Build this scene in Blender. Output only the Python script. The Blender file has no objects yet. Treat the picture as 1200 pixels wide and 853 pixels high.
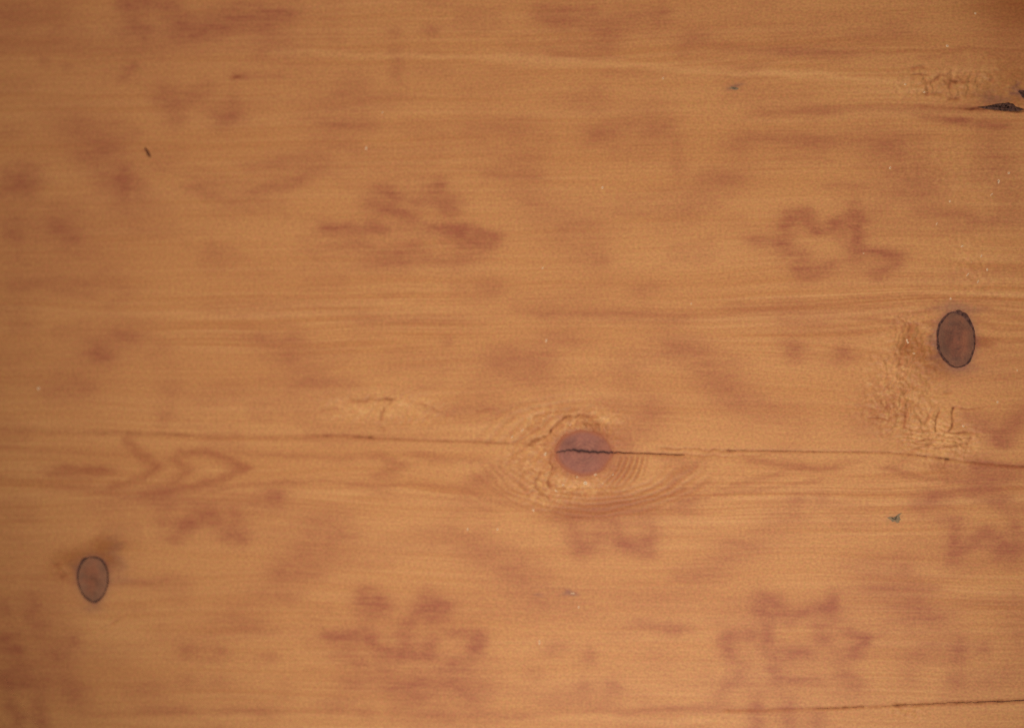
import bpy, math, random
import numpy as np
from mathutils import Vector

# ------------------------------------------------------------------ camera, world, light, exposure
sc = bpy.context.scene
C = bpy.context.collection
PX = 0.0004                      # metres on the board for one unit of the tracing (photo pixel)
DIST = 0.70
YAW = math.radians(5.5)          # the board's left side lies a little farther away
cam_d = bpy.data.cameras.new('camera'); cam = bpy.data.objects.new('camera', cam_d); C.objects.link(cam)
LENS = 36.0 * DIST / (1200 * PX)
cam_d.lens = LENS; cam_d.sensor_width = 36.0; cam_d.clip_start = 0.01; cam_d.clip_end = 50
cam.location = (DIST * math.sin(YAW), 0, DIST * math.cos(YAW))
cam.rotation_euler = (0, YAW, 0)
cam_d.dof.use_dof = True
cam_d.dof.focus_distance = 0.672
cam_d.dof.aperture_fstop = 2.4
sc.camera = cam

w = bpy.data.worlds.new('World'); sc.world = w; w.use_nodes = True
bg = w.node_tree.nodes['Background']; bg.inputs[0].default_value = (1.0, 0.80, 0.68, 1); bg.inputs[1].default_value = 0.06

def area(name, loc, target, size, power, col):
    d = bpy.data.lights.new(name, 'AREA'); d.shape = 'RECTANGLE'; d.size, d.size_y = size
    d.energy = power; d.color = col
    o = bpy.data.objects.new(name, d); C.objects.link(o); o.location = loc
    o.rotation_euler = (Vector(target) - Vector(loc)).to_track_quat('-Z', 'Y').to_euler()
    return o
area('window_light', (-1.25, 1.65, 0.80), (0, 0, 0), (0.5, 0.4), 29.0, (1.0, 0.84, 0.74))
sp = bpy.data.lights.new('falloff_spot', 'SPOT'); sp.energy = 39.0; sp.color = (1.0, 0.985, 0.96); sp.spot_size = math.radians(47); sp.spot_blend = 1.0; sp.shadow_soft_size = 0.09  # added unseen spot; its cone darkens the view towards the edges
so = bpy.data.objects.new('falloff_spot', sp); C.objects.link(so); so.location = (0.14, -0.50, 0.84)
so.rotation_euler = (Vector((0.035, -0.018, 0)) - so.location).to_track_quat('-Z', 'Y').to_euler()

sc.view_settings.view_transform = 'Standard'; sc.view_settings.look = 'None'
sc.view_settings.gamma = 1; sc.view_settings.exposure = 0.0
sc.render.engine = 'CYCLES'
try: sc.cycles.use_denoising = False
except Exception: pass

# ------------------------------------------------------------------ from photo pixel to board units
cy_, sy_ = math.cos(YAW), math.sin(YAW)
def T(u, v):
    """ray of the camera through photo pixel (u,v) -> point on the board plane, in board units"""
    dx, dy = (u - 600) / 1200 * 36 / LENS, (426.5 - v) / 1200 * 36 / LENS
    # camera axes: right=(cos,0,-sin) up=(0,1,0) back=(sin,0,cos)
    d = np.array([dx * cy_ - sy_, dy, -dx * sy_ - cy_])
    t = -cam.location.z / d[2]
    return (cam.location.x + d[0] * t) / PX + 600, 426.5 - (d[1] * t) / PX
def W(bu, bv, z=0.0):
    return ((bu - 600) * PX, (426.5 - bv) * PX, z)
MM = 0.001

# ------------------------------------------------------------------ noise
def _hash(ix, iy, seed):
    h = (ix.astype(np.int64) * 374761393 + iy.astype(np.int64) * 668265263 + seed * 1442695041) & 0x7fffffff
    h = ((h ^ (h >> 13)) * 1274126177) & 0x7fffffff
    h = ((h ^ (h >> 15)) * 2246822519) & 0x7fffffff
    return ((h ^ (h >> 14)) & 0xffffff) / float(0xffffff)
def vnoise(x, y, seed=0):
    ix, iy = np.floor(x), np.floor(y); fx, fy = x - ix, y - iy
    fx = fx * fx * fx * (fx * (fx * 6 - 15) + 10); fy = fy * fy * fy * (fy * (fy * 6 - 15) + 10)
    a, b = _hash(ix, iy, seed), _hash(ix + 1, iy, seed)
    c, d = _hash(ix, iy + 1, seed), _hash(ix + 1, iy + 1, seed)
    return (a + (b - a) * fx) * (1 - fy) + (c + (d - c) * fx) * fy
def fbm(x, y, seed=0, n=3):
    s = 0; amp = 1; tot = 0
    for k in range(n):
        s = s + amp * vnoise(x * 2 ** k + 17.3 * k, y * 2 ** k + 5.1 * k, seed + k); tot += amp; amp *= 0.5
    return s / tot
def smooth(a, b, x):
    t = np.clip((x - a) / (b - a), 0, 1); return t * t * (3 - 2 * t)

# ------------------------------------------------------------------ board grid (finer where the face is seen)
def axis(lo, a, b, hi, step):
    mid = np.arange(a, b + step, step)
    def out(frm, to):
        r = []; x = frm; s = step
        while abs(x - to) > s * 1.6:
            s = min(s * 1.10, 9); x = x + math.copysign(s, to - frm); r.append(x)
        r.append(to); return r
    return np.array(sorted(out(mid[0], lo)) + list(mid) + out(mid[-1], hi))
XS = axis(-750, -22, 1222, 1950, 1.12)
YS = axis(-330, -18, 872, 1130, 1.0)
NX, NY = len(XS), len(YS)
U, V = np.meshgrid(XS, YS)
rng = random.Random(7)

# warp so that traced stains get ragged, grain-following edges
WU = U + (fbm(U / 22, V / 6, 3, 3) - 0.5) * 20
WV = V + (fbm(U / 30, V / 8, 9, 3) - 0.5) * 9

WU2, WV2 = (U * .6 + WU * .4), (V * .6 + WV * .4)
WU4, WV4 = (U * .3 + WU * .7), (V * .3 + WV * .7)
WU3, WV3 = U + (fbm(U / 9, V / 9, 13, 2) - .5) * 5, V + (fbm(U / 11, V / 9, 14, 2) - .5) * 5
def stroke(A, pts, r, s, ry=None, warp=True, add=False, prof=1.0):
    """blend a soft stroke along photo-pixel points into mask A (r = half width, ry = half height)"""
    ry = r if ry is None else ry
    P = [T(*p) for p in pts]
    m = 3.2 * max(r, ry) + (14 if warp else 2)
    x0, x1 = min(p[0] for p in P) - m, max(p[0] for p in P) + m
    y0, y1 = min(p[1] for p in P) - m, max(p[1] for p in P) + m
    i0, i1 = np.searchsorted(XS, [x0, x1]); j0, j1 = np.searchsorted(YS, [y0, y1])
    if i1 <= i0 or j1 <= j0: return
    sl = (slice(j0, j1), slice(i0, i1))
    x, y = (WU2[sl], WV2[sl]) if warp == 2 else (WU3[sl], WV3[sl]) if warp == 3 else (WU4[sl], WV4[sl]) if warp == 4 else (WU[sl], WV[sl]) if warp else (U[sl], V[sl])
    best = np.full(x.shape, 1e9)
    if len(P) == 1: P = P * 2
    for (ax, ay), (bx, by) in zip(P[:-1], P[1:]):
        ex, ey = (bx - ax) / r, (by - ay) / ry
        L = ex * ex + ey * ey + 1e-9
        px, py = (x - ax) / r, (y - ay) / ry
        t = np.clip((px * ex + py * ey) / L, 0, 1)
        best = np.minimum(best, (px - t * ex) ** 2 + (py - t * ey) ** 2)
    g = np.exp(-(best ** prof) * 0.9) * s
    if add: A[sl] += g
    else: A[sl] = 1 - (1 - A[sl]) * (1 - np.clip(g, 0, 1))

# ------------------------------------------------------------------ faded flower print left on the varnish
STAINS = [
 # top left
 ([(145,4),(205,8)],10,.75,7),([(155,24),(170,42)],9,.5),([(205,24),(260,31)],13,.6,8),([(215,38),(235,40)],12,.4),
 ([(275,12),(340,15)],16,.6,8),([(312,27)],14,.55,12),([(150,45),(320,48)],30,.28,18),([(53,71)],7,.5,5),([(78,78)],6,.35,4),
 ([(157,76),(142,92)],5,.4),([(190,112),(205,122)],14,.5,12),([(225,112),(240,104)],10,.4,7),([(272,137),(262,141)],14,.6,9),([(274,118)],7,.35,12),
 ([(208,142)],12,.4,8),([(276,90),(283,90)],6,.7,3.2),([(290,90),(330,90)],9,.35,4),([(90,150),(112,165)],22,.35,14),
 ([(100,188)],14,.35,8),([(130,175),(148,232)],22,.35,22),([(145,206)],13,.5,10),([(18,215)],26,.6,14),([(30,205)],15,.4,12),
 ([(70,268),(78,272)],13,.6,10),([(15,270)],26,.3,14),([(60,262)],12,.3,6),([(300,195),(370,185)],18,.4,6),([(300,226),(336,218)],14,.5,5),
 ([(345,212),(372,200)],13,.42,5),([(222,221),(245,222)],14,.25,7),([(385,146),(420,146)],22,.3,6),([(385,265),(400,268)],10,.3,5),
 ([(463,38)],8,.42,6),([(505,36)],9,.6,6),([(640,18),(655,17)],16,.62,10),([(690,15)],14,.45,9),([(775,15)],10,.5,8),([(712,57)],12,.42,9),
 ([(715,30),(740,20)],26,.28,12),([(463,58)],8,.2,8),([(465,72),(466,87)],8,.5,8),([(415,97)],18,.4,10),([(430,115),(470,114)],20,.2,7),
 ([(405,145),(425,146)],18,.35,7),([(410,172)],14,.3,6),([(555,146),(605,150)],22,.28,9),([(700,158),(716,155)],13,.5,8),([(768,152),(780,150)],14,.36,10),
 ([(690,112),(700,120)],20,.25,10),([(765,125),(740,140)],18,.25,12),([(590,205),(625,205)],14,.42,4),([(615,188)],22,.25,10),([(792,172),(795,198)],9,.3,12),
 ([(655,66),(700,68)],22,.28,4),([(720,86),(750,87)],18,.32,4),([(500,82),(520,85)],14,.22,6),([(620,235),(660,270)],30,.16,18),
 # flower beside the upper middle
 ([(443,221),(468,231)],8,.7,5),([(434,240)],13,.55,8),([(455,247),(480,254)],12,.75,6),([(488,238)],10,.6,5),([(508,226),(530,242)],13,.62,8),
 ([(516,216)],7,.55,6),([(524,251)],9,.6,6),([(385,268),(450,269)],10,.8,4),([(437,262)],8,.5,5),([(508,267),(545,268)],11,.8,4.5),([(530,275),(578,279)],12,.85,6),
 ([(548,288),(575,287)],12,.5,5),([(465,297)],14,.55,9),([(486,292),(497,301)],12,.45,8),([(395,288),(430,290)],12,.35,5),([(435,310),(470,310)],16,.3,8),
 ([(560,300),(535,308)],16,.32,8),([(572,333),(580,338)],14,.4,8),([(535,340)],10,.25,8),
 # above right
 ([(815,45)],13,.5,8),([(800,58)],10,.3,10),([(850,56),(925,60)],14,.4,4),([(925,61),(990,63)],15,.5,3.5),([(1010,42),(1060,38)],22,.25,7),
 ([(960,128),(1150,127)],16,.42,4),([(900,133),(960,130)],18,.45,4),([(1082,136),(1120,141)],11,.55,3),([(1120,141),(1170,149)],12,.7,3.5),
 ([(880,162),(950,164)],22,.5,6),([(860,172)],14,.4,6),([(985,165),(1050,168)],22,.32,8),([(1040,178)],22,.35,14),([(1162,165),(1162,195)],18,.42,14),([(1180,205)],14,.3,14),
 ([(835,208),(855,212)],18,.45,7),([(815,240)],22,.25,10),([(1050,228),(1080,222)],22,.34,12),([(1110,250),(1190,262)],26,.38,5),([(1185,245)],16,.3,18),
 ([(975,218),(1000,219)],12,.35,3),
 # flower at the upper right
 ([(916,290),(923,268)],8,.6,7),([(926,252),(942,249)],10,.75,6),([(945,260),(958,269)],9,.72,6),([(962,271),(978,269)],7,.6,5),([(980,262),(1004,256)],9,.8,5),
 ([(1000,243)],7,.6,6),([(1003,270),(1005,288)],9,.75,9),([(885,282),(918,283)],12,.6,4),([(1008,293),(1054,299)],11,.85,4.5),([(1048,310),(1028,322)],9,.75,6),
 ([(940,300),(938,318)],10,.5,9),([(950,322),(972,312)],10,.5,6),([(925,296)],9,.5,5),([(985,278),(998,300)],8,.35,6),
 # middle band
 ([(20,298)],26,.3,12),([(25,383)],16,.38,8),([(45,332),(85,336)],24,.22,10),([(147,392),(155,394)],14,.5,7),([(118,414)],16,.55,10),([(115,400)],26,.25,18),
 ([(305,398),(322,404)],14,.35,6),([(345,398),(335,418)],13,.52,8),([(60,462),(100,460)],18,.4,9),([(200,455)],14,.38,9),([(270,458)],24,.3,10),([(193,490)],10,.42,9),
 ([(350,448),(398,450)],20,.42,6),([(235,470)],26,.2,9),([(250,290)],10,.35,8),([(300,320)],26,.18,9),([(450,375),(520,375)],30,.32,6),([(560,345)],20,.2,14),
 ([(525,400)],8,.38,6),([(590,422),(630,434)],20,.4,12),([(650,395),(680,402)],18,.32,5),([(705,305)],9,.42,7),([(752,340),(765,336)],14,.34,6),
 ([(650,366),(790,372)],26,.45,6),([(680,350)],24,.22,8),([(795,408),(818,408)],18,.4,9),([(835,438),(850,452)],20,.46,14),([(865,470)],22,.25,12),([(870,366),(1040,362)],36,.3,8),
 ([(930,384),(1000,388)],26,.2,7),([(930,413)],10,.7,8),([(988,416)],12,.68,9),([(500,479),(580,480)],12,.36,3.5),([(530,484)],12,.3,4),([(500,455),(470,462)],14,.26,4),
 ([(757,490),(762,480)],22,.55,12),([(720,470)],20,.24,7),([(740,510)],22,.3,10),([(1040,470),(1030,490)],26,.35,14),([(1120,325),(1180,318)],18,.3,7),([(1150,350)],16,.2,7),([(690,250)],26,.2,12),
 ([(1100,435),(1190,442)],26,.28,12),([(1130,410)],24,.22,10),([(735,440)],20,.14,12),([(180,250),(100,280)],40,.14,20),
 # flower at the right edge
 ([(1132,490),(1150,496)],11,.7,6),([(1150,500),(1172,516)],11,.75,7),([(1172,516),(1200,482)],11,.65,8),([(1150,552),(1158,562)],12,.75,10),([(1182,557)],12,.6,7),([(1130,545),(1200,560)],20,.2,16),
 ([(1148,577),(1168,585)],14,.7,6),([(1170,590)],10,.5,6),([(1185,600),(1200,596)],10,.4,6),([(1080,592),(1095,586)],13,.62,7),([(1098,580),(1125,577)],16,.5,4),([(1108,608)],18,.55,5),([(1120,620),(1118,642)],8,.72,8),
 ([(1128,642),(1150,632)],10,.68,5),([(1152,628),(1172,632)],9,.7,6),([(1175,645),(1185,652)],13,.85,9),([(1190,620),(1194,634)],8,.7,9),([(1120,655)],8,.5,5),([(1160,618)],8,.5,4),
 # flower left of the middle
 ([(205,628),(220,614)],9,.6,7),([(220,612),(245,606)],9,.6,6),([(250,612),(262,622)],8,.45,6),([(270,626),(284,630)],10,.55,8),([(192,590),(190,612)],10,.4,12),([(276,600),(278,618)],9,.42,9),
 ([(200,580),(230,590)],20,.28,9),([(320,582)],11,.66,7),([(305,590),(325,592)],20,.42,9),([(140,580),(195,590)],26,.22,7),([(120,595)],20,.24,9),
 ([(365,615),(345,660)],24,.3,18),([(335,698)],22,.38,9),([(330,676),(365,674)],16,.42,5),([(305,737)],26,.38,6),([(290,730)],20,.22,9),([(385,650)],22,.22,18),
 ([(220,764)],12,.5,6),([(258,765)],9,.4,5),([(315,769)],13,.42,5),([(258,799)],12,.4,6),([(220,800)],13,.32,7),([(175,808)],20,.28,10),([(185,831),(210,832)],22,.5,5),([(265,831),(310,832)],16,.3,4),
 ([(100,680),(190,680)],20,.24,6),([(150,683),(175,683)],10,.32,4),([(45,680)],16,.22,10),
 # lower left corner
 ([(5,712)],8,.6,7),([(38,704),(37,716)],9,.5,8),([(8,750)],11,.75,6),([(20,764)],9,.75,6),([(45,740)],12,.4,7),([(85,748)],10,.66,7),([(62,765)],20,.42,9),([(12,795)],20,.72,8),([(45,800)],20,.42,9),
 ([(78,798),(88,812)],13,.5,9),([(12,828),(22,842)],8,.72,8),([(45,830),(50,846)],9,.62,10),([(60,730)],26,.28,12),([(30,780)],36,.28,16),
 # flower at the bottom, left of the middle
 ([(430,700),(445,710)],15,.82,10),([(426,716)],11,.62,8),([(503,706),(515,712)],14,.85,11),([(488,722),(478,730)],9,.66,6),([(384,745),(432,744)],10,.85,6),([(436,752),(444,760)],8,.7,6),
 ([(398,768),(420,774)],14,.5,6),([(456,768),(500,768)],11,.88,6),([(470,740),(478,755)],9,.5,8),([(506,752),(500,762)],9,.6,6),([(530,742),(556,742)],10,.75,4.5),([(560,747),(558,760)],10,.85,7),
 ([(554,768),(534,775)],9,.62,5),([(462,806),(485,809)],14,.6,8),([(450,790)],14,.4,8),([(490,792)],15,.45,8),([(540,795),(555,812)],20,.55,12),([(525,782)],16,.35,7),([(430,835)],12,.5,6),([(410,795)],20,.42,10),
 ([(465,835),(515,838)],13,.42,9),([(395,825)],20,.42,8),([(530,838),(610,839)],22,.42,3),([(500,815)],26,.3,14),([(505,726)],9,.5,6),
 # below the middle knot
 ([(674,634),(680,645)],10,.66,9),([(672,615)],9,.45,12),([(690,640),(704,630)],9,.55,6),([(722,614),(726,628)],8,.45,8),([(730,636),(757,648)],11,.66,6),([(760,622),(760,634)],9,.5,9),
 ([(705,600),(730,588)],18,.55,9),([(650,600),(690,604)],20,.3,8),([(560,645),(610,660)],28,.36,14),([(595,672)],16,.3,9),([(405,630)],20,.4,9),([(540,590)],22,.24,9),
 ([(640,708)],22,.28,11),([(645,762),(655,758)],12,.46,6),([(690,768)],9,.66,8),([(684,804)],9,.5,8),([(720,804)],9,.5,8),([(755,730),(792,735)],16,.42,6),([(790,740)],18,.35,5),([(625,788)],14,.32,8),
 ([(680,720)],18,.24,8),([(640,820),(700,822)],24,.2,7),([(770,768)],18,.24,7),([(730,740)],20,.2,8),
 # bottom right flower
 ([(804,592)],14,.5,10),([(935,584)],10,.55,6),([(963,583)],9,.45,6),([(860,637),(875,638)],16,.4,5),([(850,655)],14,.3,6),([(825,672)],24,.42,8),([(800,675)],12,.2,6),
 ([(893,702),(906,704)],12,.8,8),([(896,718),(922,724)],10,.72,7),([(928,726)],8,.6,6),([(940,718),(965,712)],10,.72,6),([(974,704),(976,718)],8,.75,9),([(897,738),(898,752)],9,.8,8),
 ([(960,735),(965,748)],12,.62,9),([(880,742),(858,743)],11,.75,6),([(850,750),(856,768)],9,.72,7),([(908,765),(940,765)],12,.85,6),([(907,785),(910,797)],9,.72,7),([(872,778)],12,.42,6),
 ([(995,740),(1014,748)],8,.7,4),([(1014,752),(1004,762)],7,.7,4.5),([(1000,766),(985,772)],11,.62,5),([(865,795),(855,800)],11,.52,6),([(842,816)],11,.5,7),([(930,797),(955,797)],11,.6,4.5),([(990,790),(1005,802)],12,.55,7),
 ([(886,826),(885,850)],10,.7,10),([(922,832),(926,850)],10,.58,9),([(957,838),(955,850)],10,.55,9),([(1058,668)],14,.45,10),([(1030,690),(1085,688)],20,.38,5),([(1075,712),(1090,720)],24,.55,11),([(1060,725)],24,.3,14),
 ([(1125,758),(1124,768)],9,.6,8),([(1156,760)],8,.5,7),([(1120,797)],10,.6,8),([(1155,795),(1180,790)],16,.36,7),([(1090,760)],16,.3,7),([(1070,775),(1065,795)],14,.34,9),([(1140,705),(1180,707)],20,.3,6),
 ([(1195,740)],20,.4,24),([(1100,640)],20,.25,10),([(1150,660),(1050,655)],26,.2,7),([(1000,660)],22,.18,8),
]
stain = np.zeros_like(U)
for s in STAINS:
    stroke(stain, s[0], s[1] * 1.12, s[2] * .95, (s[3] if len(s) > 3 else s[1]) * 1.38, warp=2)
# soft petals filling the blossoms
for pts in ([(440,708),(508,710),(410,752),(550,757),(430,796),(530,800),(476,808),(475,760)],[(908,712),(966,712),(868,755),(1000,753),(878,800),(985,798),(926,815),(928,762)],
            [(690,636),(742,636),(668,606),(760,606),(715,610)],[(212,618),(272,622),(180,584),(318,582),(240,596)],[(450,236),(520,236),(418,272),(550,280),(455,304),(525,302),(484,270)],
            [(935,264),(998,260),(905,284),(1036,304),(950,314),(1000,312)],[(1145,500),(1192,496),(1102,588),(1134,632),(1180,640),(1152,570)],[(28,212),(70,268),(20,270)],[(12,752),(70,760),(20,800),(75,805)],
            [(160,30),(215,35),(270,20),(310,22),(205,118),(268,135)],[(655,20),(712,45),(770,25),(700,158),(770,152)]):
    for p in pts: stroke(stain, [p], 24, .30, 15, warp=1)
# broad diagonal bands of the print between the flowers
for (x0, y0), (x1, y1), s_ in [((70,140),(165,240),.26),((270,238),(395,165),.26),((560,165),(690,300),.22),((790,260),(870,195),.26),((1020,160),(1120,262),.26),((235,755),(400,610),.30),
    ((530,625),(640,705),.28),((560,455),(660,392),.28),((780,395),(890,485),.28),((790,700),(930,605),.28),((1020,665),(1120,755),.28),((100,430),(165,385),.24),((290,395),(360,440),.22),
    ((1020,500),(1090,400),.2),((30,330),(80,300),.2),((640,60),(560,110),.14),((820,30),(880,90),.16),((150,330),(60,260),.12),((330,60),(400,120),.18)]:
    stroke(stain, [(x0, y0), (x1, y1)], 28, s_ * .88, 18, warp=1)
# the print goes on, fainter, past the frame
def flower(cx, cy, k):
    for s in STAINS:
        if all(380 <= p[0] <= 575 and 690 <= p[1] <= 815 for p in s[0]):
            stroke(stain, [(p[0] - 475 + cx, p[1] - 755 + cy) for p in s[0]], s[1], s[2] * k, s[3] if len(s) > 3 else None)
for cx, cy in [(-230,80),(-430,300),(-230,560),(-440,790),(-640,60),(-640,560),(1400,300),(1640,560),(1400,790),(1640,60),(1870,300),
               (240,-170),(715,-170),(1180,-170),(0,1010),(475,1010),(950,1010),(1400,1010),(-430,-180)]:
    flower(cx, cy, .8)
mod = fbm(U / 26, V / 3.2, 21, 3); mod2 = fbm(U / 12, V / 6, 33, 3)
smear = smooth(.46, .74, fbm(U / 62, V / 30, 23, 3))
smear = np.clip(smear + .9 * np.exp(-((U + 40) / 330) ** 2) * fbm(U / 90, V / 60, 27, 2) + .8 * np.exp(-((V + 30) / 110) ** 2) * fbm(U / 90, V / 40, 29, 2), 0, 1.4)  # mottling grows denser towards the left and top edges
stain = np.clip((stain + smear * .20 * (1 - stain)) * (0.70 + 0.50 * mod) * (0.66 + 0.62 * mod2) * (.82 + .36 * vnoise(U / 46, V / 1.9, 37)), 0, 1)

# ------------------------------------------------------------------ grain lines bending round the knots
KN_MID, KN_RIGHT, KN_LEFT = (684, 530), (1120.5, 398), (109, 679)
PSI = V.copy()
for (ku, kv), ax, ay in ((KN_MID, 105, 38), (KN_RIGHT, 75, 32), (KN_LEFT, 70, 26), ((1230, 108), 150, 26)):
    cu, cv = T(ku, kv); dx, dy = U - cu, V - cv
    r2 = (dx / ax) ** 2 + (dy / ay) ** 2
    PSI = PSI - dy / (1 + r2) * 0.78
PSI = PSI + (fbm(U / 240, V / 60, 41, 2) - 0.5) * 16 + (U - 600) * 0.004
broad = fbm(PSI / 34, U / 900, 50, 2)
fine = vnoise(PSI / 3.4, U / 380, 60) * .6 + vnoise(PSI / 8, U / 500, 61) * .4
hair = fbm(PSI / 2.0, U / 130, 70, 2)
where = smooth(.38, .68, fbm(U / 260, V / 45, 80, 2))
reg = np.zeros_like(U)
for p, r, ry, s in (([(230,375),(480,375)],60,34,.8),([(880,370),(1080,345)],60,22,.9),([(780,588),(1090,585)],60,26,.95),([(1150,330),(1200,350)],40,24,.7),
                    ([(880,400),(980,400)],60,18,.6),([(1060,700),(1190,700)],80,30,.5),([(60,570),(330,590)],50,22,.5),([(420,575),(560,585)],50,18,.7),([(1080,560),(1200,580)],50,18,.7)):
    stroke(reg, [q for q in p], r, s, ry, warp=False)
grain = 0.5 + (broad - .5) * .16 + (fine - .5) * (.08 * where + .34 * reg) + (hair - .5) * (.22 + .34 * reg)

# growth rings closing round the middle knot below the crack
cu, cv = T(*KN_MID); dx, dy = U - cu, V - cv
q = np.hypot(dx / 1.06, dy) + (fbm(U / 26, V / 14, 90, 2) - .5) * 4
win = smooth(35, 40, q) * (1 - smooth(62, 76, q)) * smooth(1, 6, dy) * smooth(8, 26, dx) * (1 - .75 * smooth(22, 48, dy))
rings = (0.5 + 0.5 * np.cos(q * 2 * math.pi / 5.3)) * win
ratio = np.where(dx > 0, 2.1, 1.8)
q = np.sqrt((dx / ratio) ** 2 + dy ** 2) + (fbm(U / 26, V / 14, 92, 2) - .5) * 6
win = smooth(34, 42, q) * (1 - smooth(62, 86, q)) * smooth(4, 18, dy) * np.where(dx > 0, smooth(20, 46, dy) + .5 * smooth(70, 110, dx), 1.0).clip(0, 1)
rings = np.maximum(rings, (0.5 + 0.5 * np.cos(q * 2 * math.pi / 6.2)) * win * .72)
q2 = np.sqrt((dx / 1.9) ** 2 + dy ** 2) + (fbm(U / 40, V / 10, 91, 2) - .5) * 5
win2 = smooth(36, 46, q2) * (1 - smooth(60, 76, q2)) * smooth(4, 16, -dy) * (1 - smooth(-40, 60, dx))
rings = rings + (0.5 + 0.5 * np.cos(q2 * 2 * math.pi / 8.5)) * win2 * .6

# red-brown late-wood bands and chevrons, and one corner painted darker
band = np.zeros_like(U)
for pts, r, s, ry in [
 ([(70,552),(115,552)],20,.85,7),([(150,517),(165,531),(183,547)],9,.6,6),([(183,547),(168,560),(130,571)],9,.62,4),([(203,538),(220,551),(205,563)],9,.6,5),([(215,531),(245,530),(266,538),(286,548)],9,.7,5),([(286,548),(265,560),(225,570),(170,580)],9,.65,4.5),
 ([(250,575),(300,566),(400,565),(440,570),(480,567),(540,572),(590,592)],8,.42,2.6),([(440,580),(540,584),(580,600)],8,.25,2.4),([(200,578),(260,568)],8,.3,2.4),([(215,569),(120,575)],16,.28,5),([(285,530),(330,534),(400,535)],14,.38,4),
 ([(340,566)],14,.3,4),([(0,525),(120,532),(160,534)],20,.26,4),([(0,562),(70,568),(110,576)],20,.3,4),
 ([(445,535),(470,545),(445,556)],12,.55,5),([(490,532),(520,540),(560,540)],14,.48,4),([(555,568),(575,552),(600,540)],14,.38,6),([(400,540),(430,532)],14,.24,4),
 ([(560,560),(600,590),(680,604)],8,.32,4),([(585,550),(625,578),(680,594)],6,.3,3),([(690,596),(770,584),(830,566)],8,.42,3),([(640,598),(740,600),(800,592)],10,.25,3),
 ([(780,535),(810,545),(790,560)],10,.4,6),([(835,528),(812,548),(780,572)],6,.35,3),([(850,572),(900,558),(940,548)],10,.42,3),([(880,538),(945,548),(975,549)],10,.55,4),([(800,586),(900,572),(960,563)],10,.4,2.6),
 ([(1000,540),(945,550)],16,.3,3),([(1040,548),(1062,536)],10,.3,5),([(1040,548),(1080,560),(1140,564)],9,.55,3.5),([(1095,545),(1115,555)],12,.42,5),([(1110,545),(1200,548)],22,.42,3),
 ([(1120,530),(1160,545),(1200,546)],14,.4,3),([(0,445),(120,448)],40,.14,6),([(600,835),(740,833),(850,826)],22,.34,3.4),([(740,833),(800,831)],14,.3,3),([(800,831),(900,833)],20,.34,4),
 ([(800,802),(850,803)],20,.28,2.4),([(120,836),(400,832)],30,.26,3.4),([(1140,398),(1200,401)],12,.55,2.6),([(1140,401),(1160,404)],8,.5,5),([(1000,348),(1060,346),(1096,352)],10,.3,2),
 ([(1000,374),(1050,376),(1070,380)],12,.42,2.2),([(1050,385),(1090,376),(1100,380)],9,.5,2.6),([(1040,380),(1080,365),(1098,360)],9,.42,2.2),([(1145,375),(1165,385),(1200,388)],8,.34,2.2),
 ([(1150,362),(1200,374)],8,.3,2),([(1040,62),(1090,60),(1140,56),(1200,62)],8,.4,1.8),([(1080,70),(1130,58),(1200,72)],8,.3,2),([(0,60),(150,60)],40,.3,5),([(0,25),(60,20)],30,.5,22),([(0,50),(50,52)],30,.4,9),([(1195,12)],40,.55,26),([(1180,45),(1200,80)],30,.35,16)]:  # top right corner strokes: dark grain deepened to paint in a vignette
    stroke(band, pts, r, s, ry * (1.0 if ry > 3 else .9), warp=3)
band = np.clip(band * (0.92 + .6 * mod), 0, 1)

# ------------------------------------------------------------------ pale, dirt, resin and bruise masks
pale = np.zeros_like(U)
for pts, r, s, ry in [
 ([(330,62),(420,64),(560,68),(650,72),(740,77),(800,82),(900,85),(1000,93),(1065,99)],16,.42,4.5),([(600,70),(680,72)],30,.34,5),([(800,85),(950,88),(1060,98)],8,.42,2),
 ([(590,500),(640,475),(690,462)],22,.30,9),([(600,520),(560,505)],20,.28,7),([(590,535),(600,560),(640,580)],22,.3,14),([(540,545),(560,548)],12,.3,6),([(490,474),(440,482),(400,480)],26,.42,14),
 ([(675,568),(690,566)],10,.5,5),([(640,560),(700,572)],16,.3,5),([(760,550),(740,575)],12,.22,8),([(1060,500),(1120,522)],30,.42,12),([(1070,460),(1110,500)],34,.32,22),([(1045,420),(1060,380)],20,.2,20),([(1075,420)],18,.2,14),  # first stroke paints in highlights at the middle knot's foot
 ([(100,720),(150,740)],20,.2,18),([(1085,372),(1065,374)],9,.34,1.6),([(850,545),(800,560)],16,.2,5),([(170,765),(100,760)],30,.12,20),([(680,840),(790,845)],40,.28,4),([(810,845),(860,842)],22,.3,5),
 ([(720,495),(705,483)],8,.34,5),([(640,500),(670,488)],8,.26,3),([(1080,90),(1140,80)],30,.22,8),([(60,552),(20,545)],30,.18,5),([(250,548)],18,.26,6),([(360,580),(400,582)],20,.3,4)]:
    stroke(pale, pts, r, s, ry)
dirt = np.zeros_like(U)      # dark dust lodged in cracks and tears: (points, r, strength, ry, depth mm)
height = np.zeros_like(U)
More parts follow.
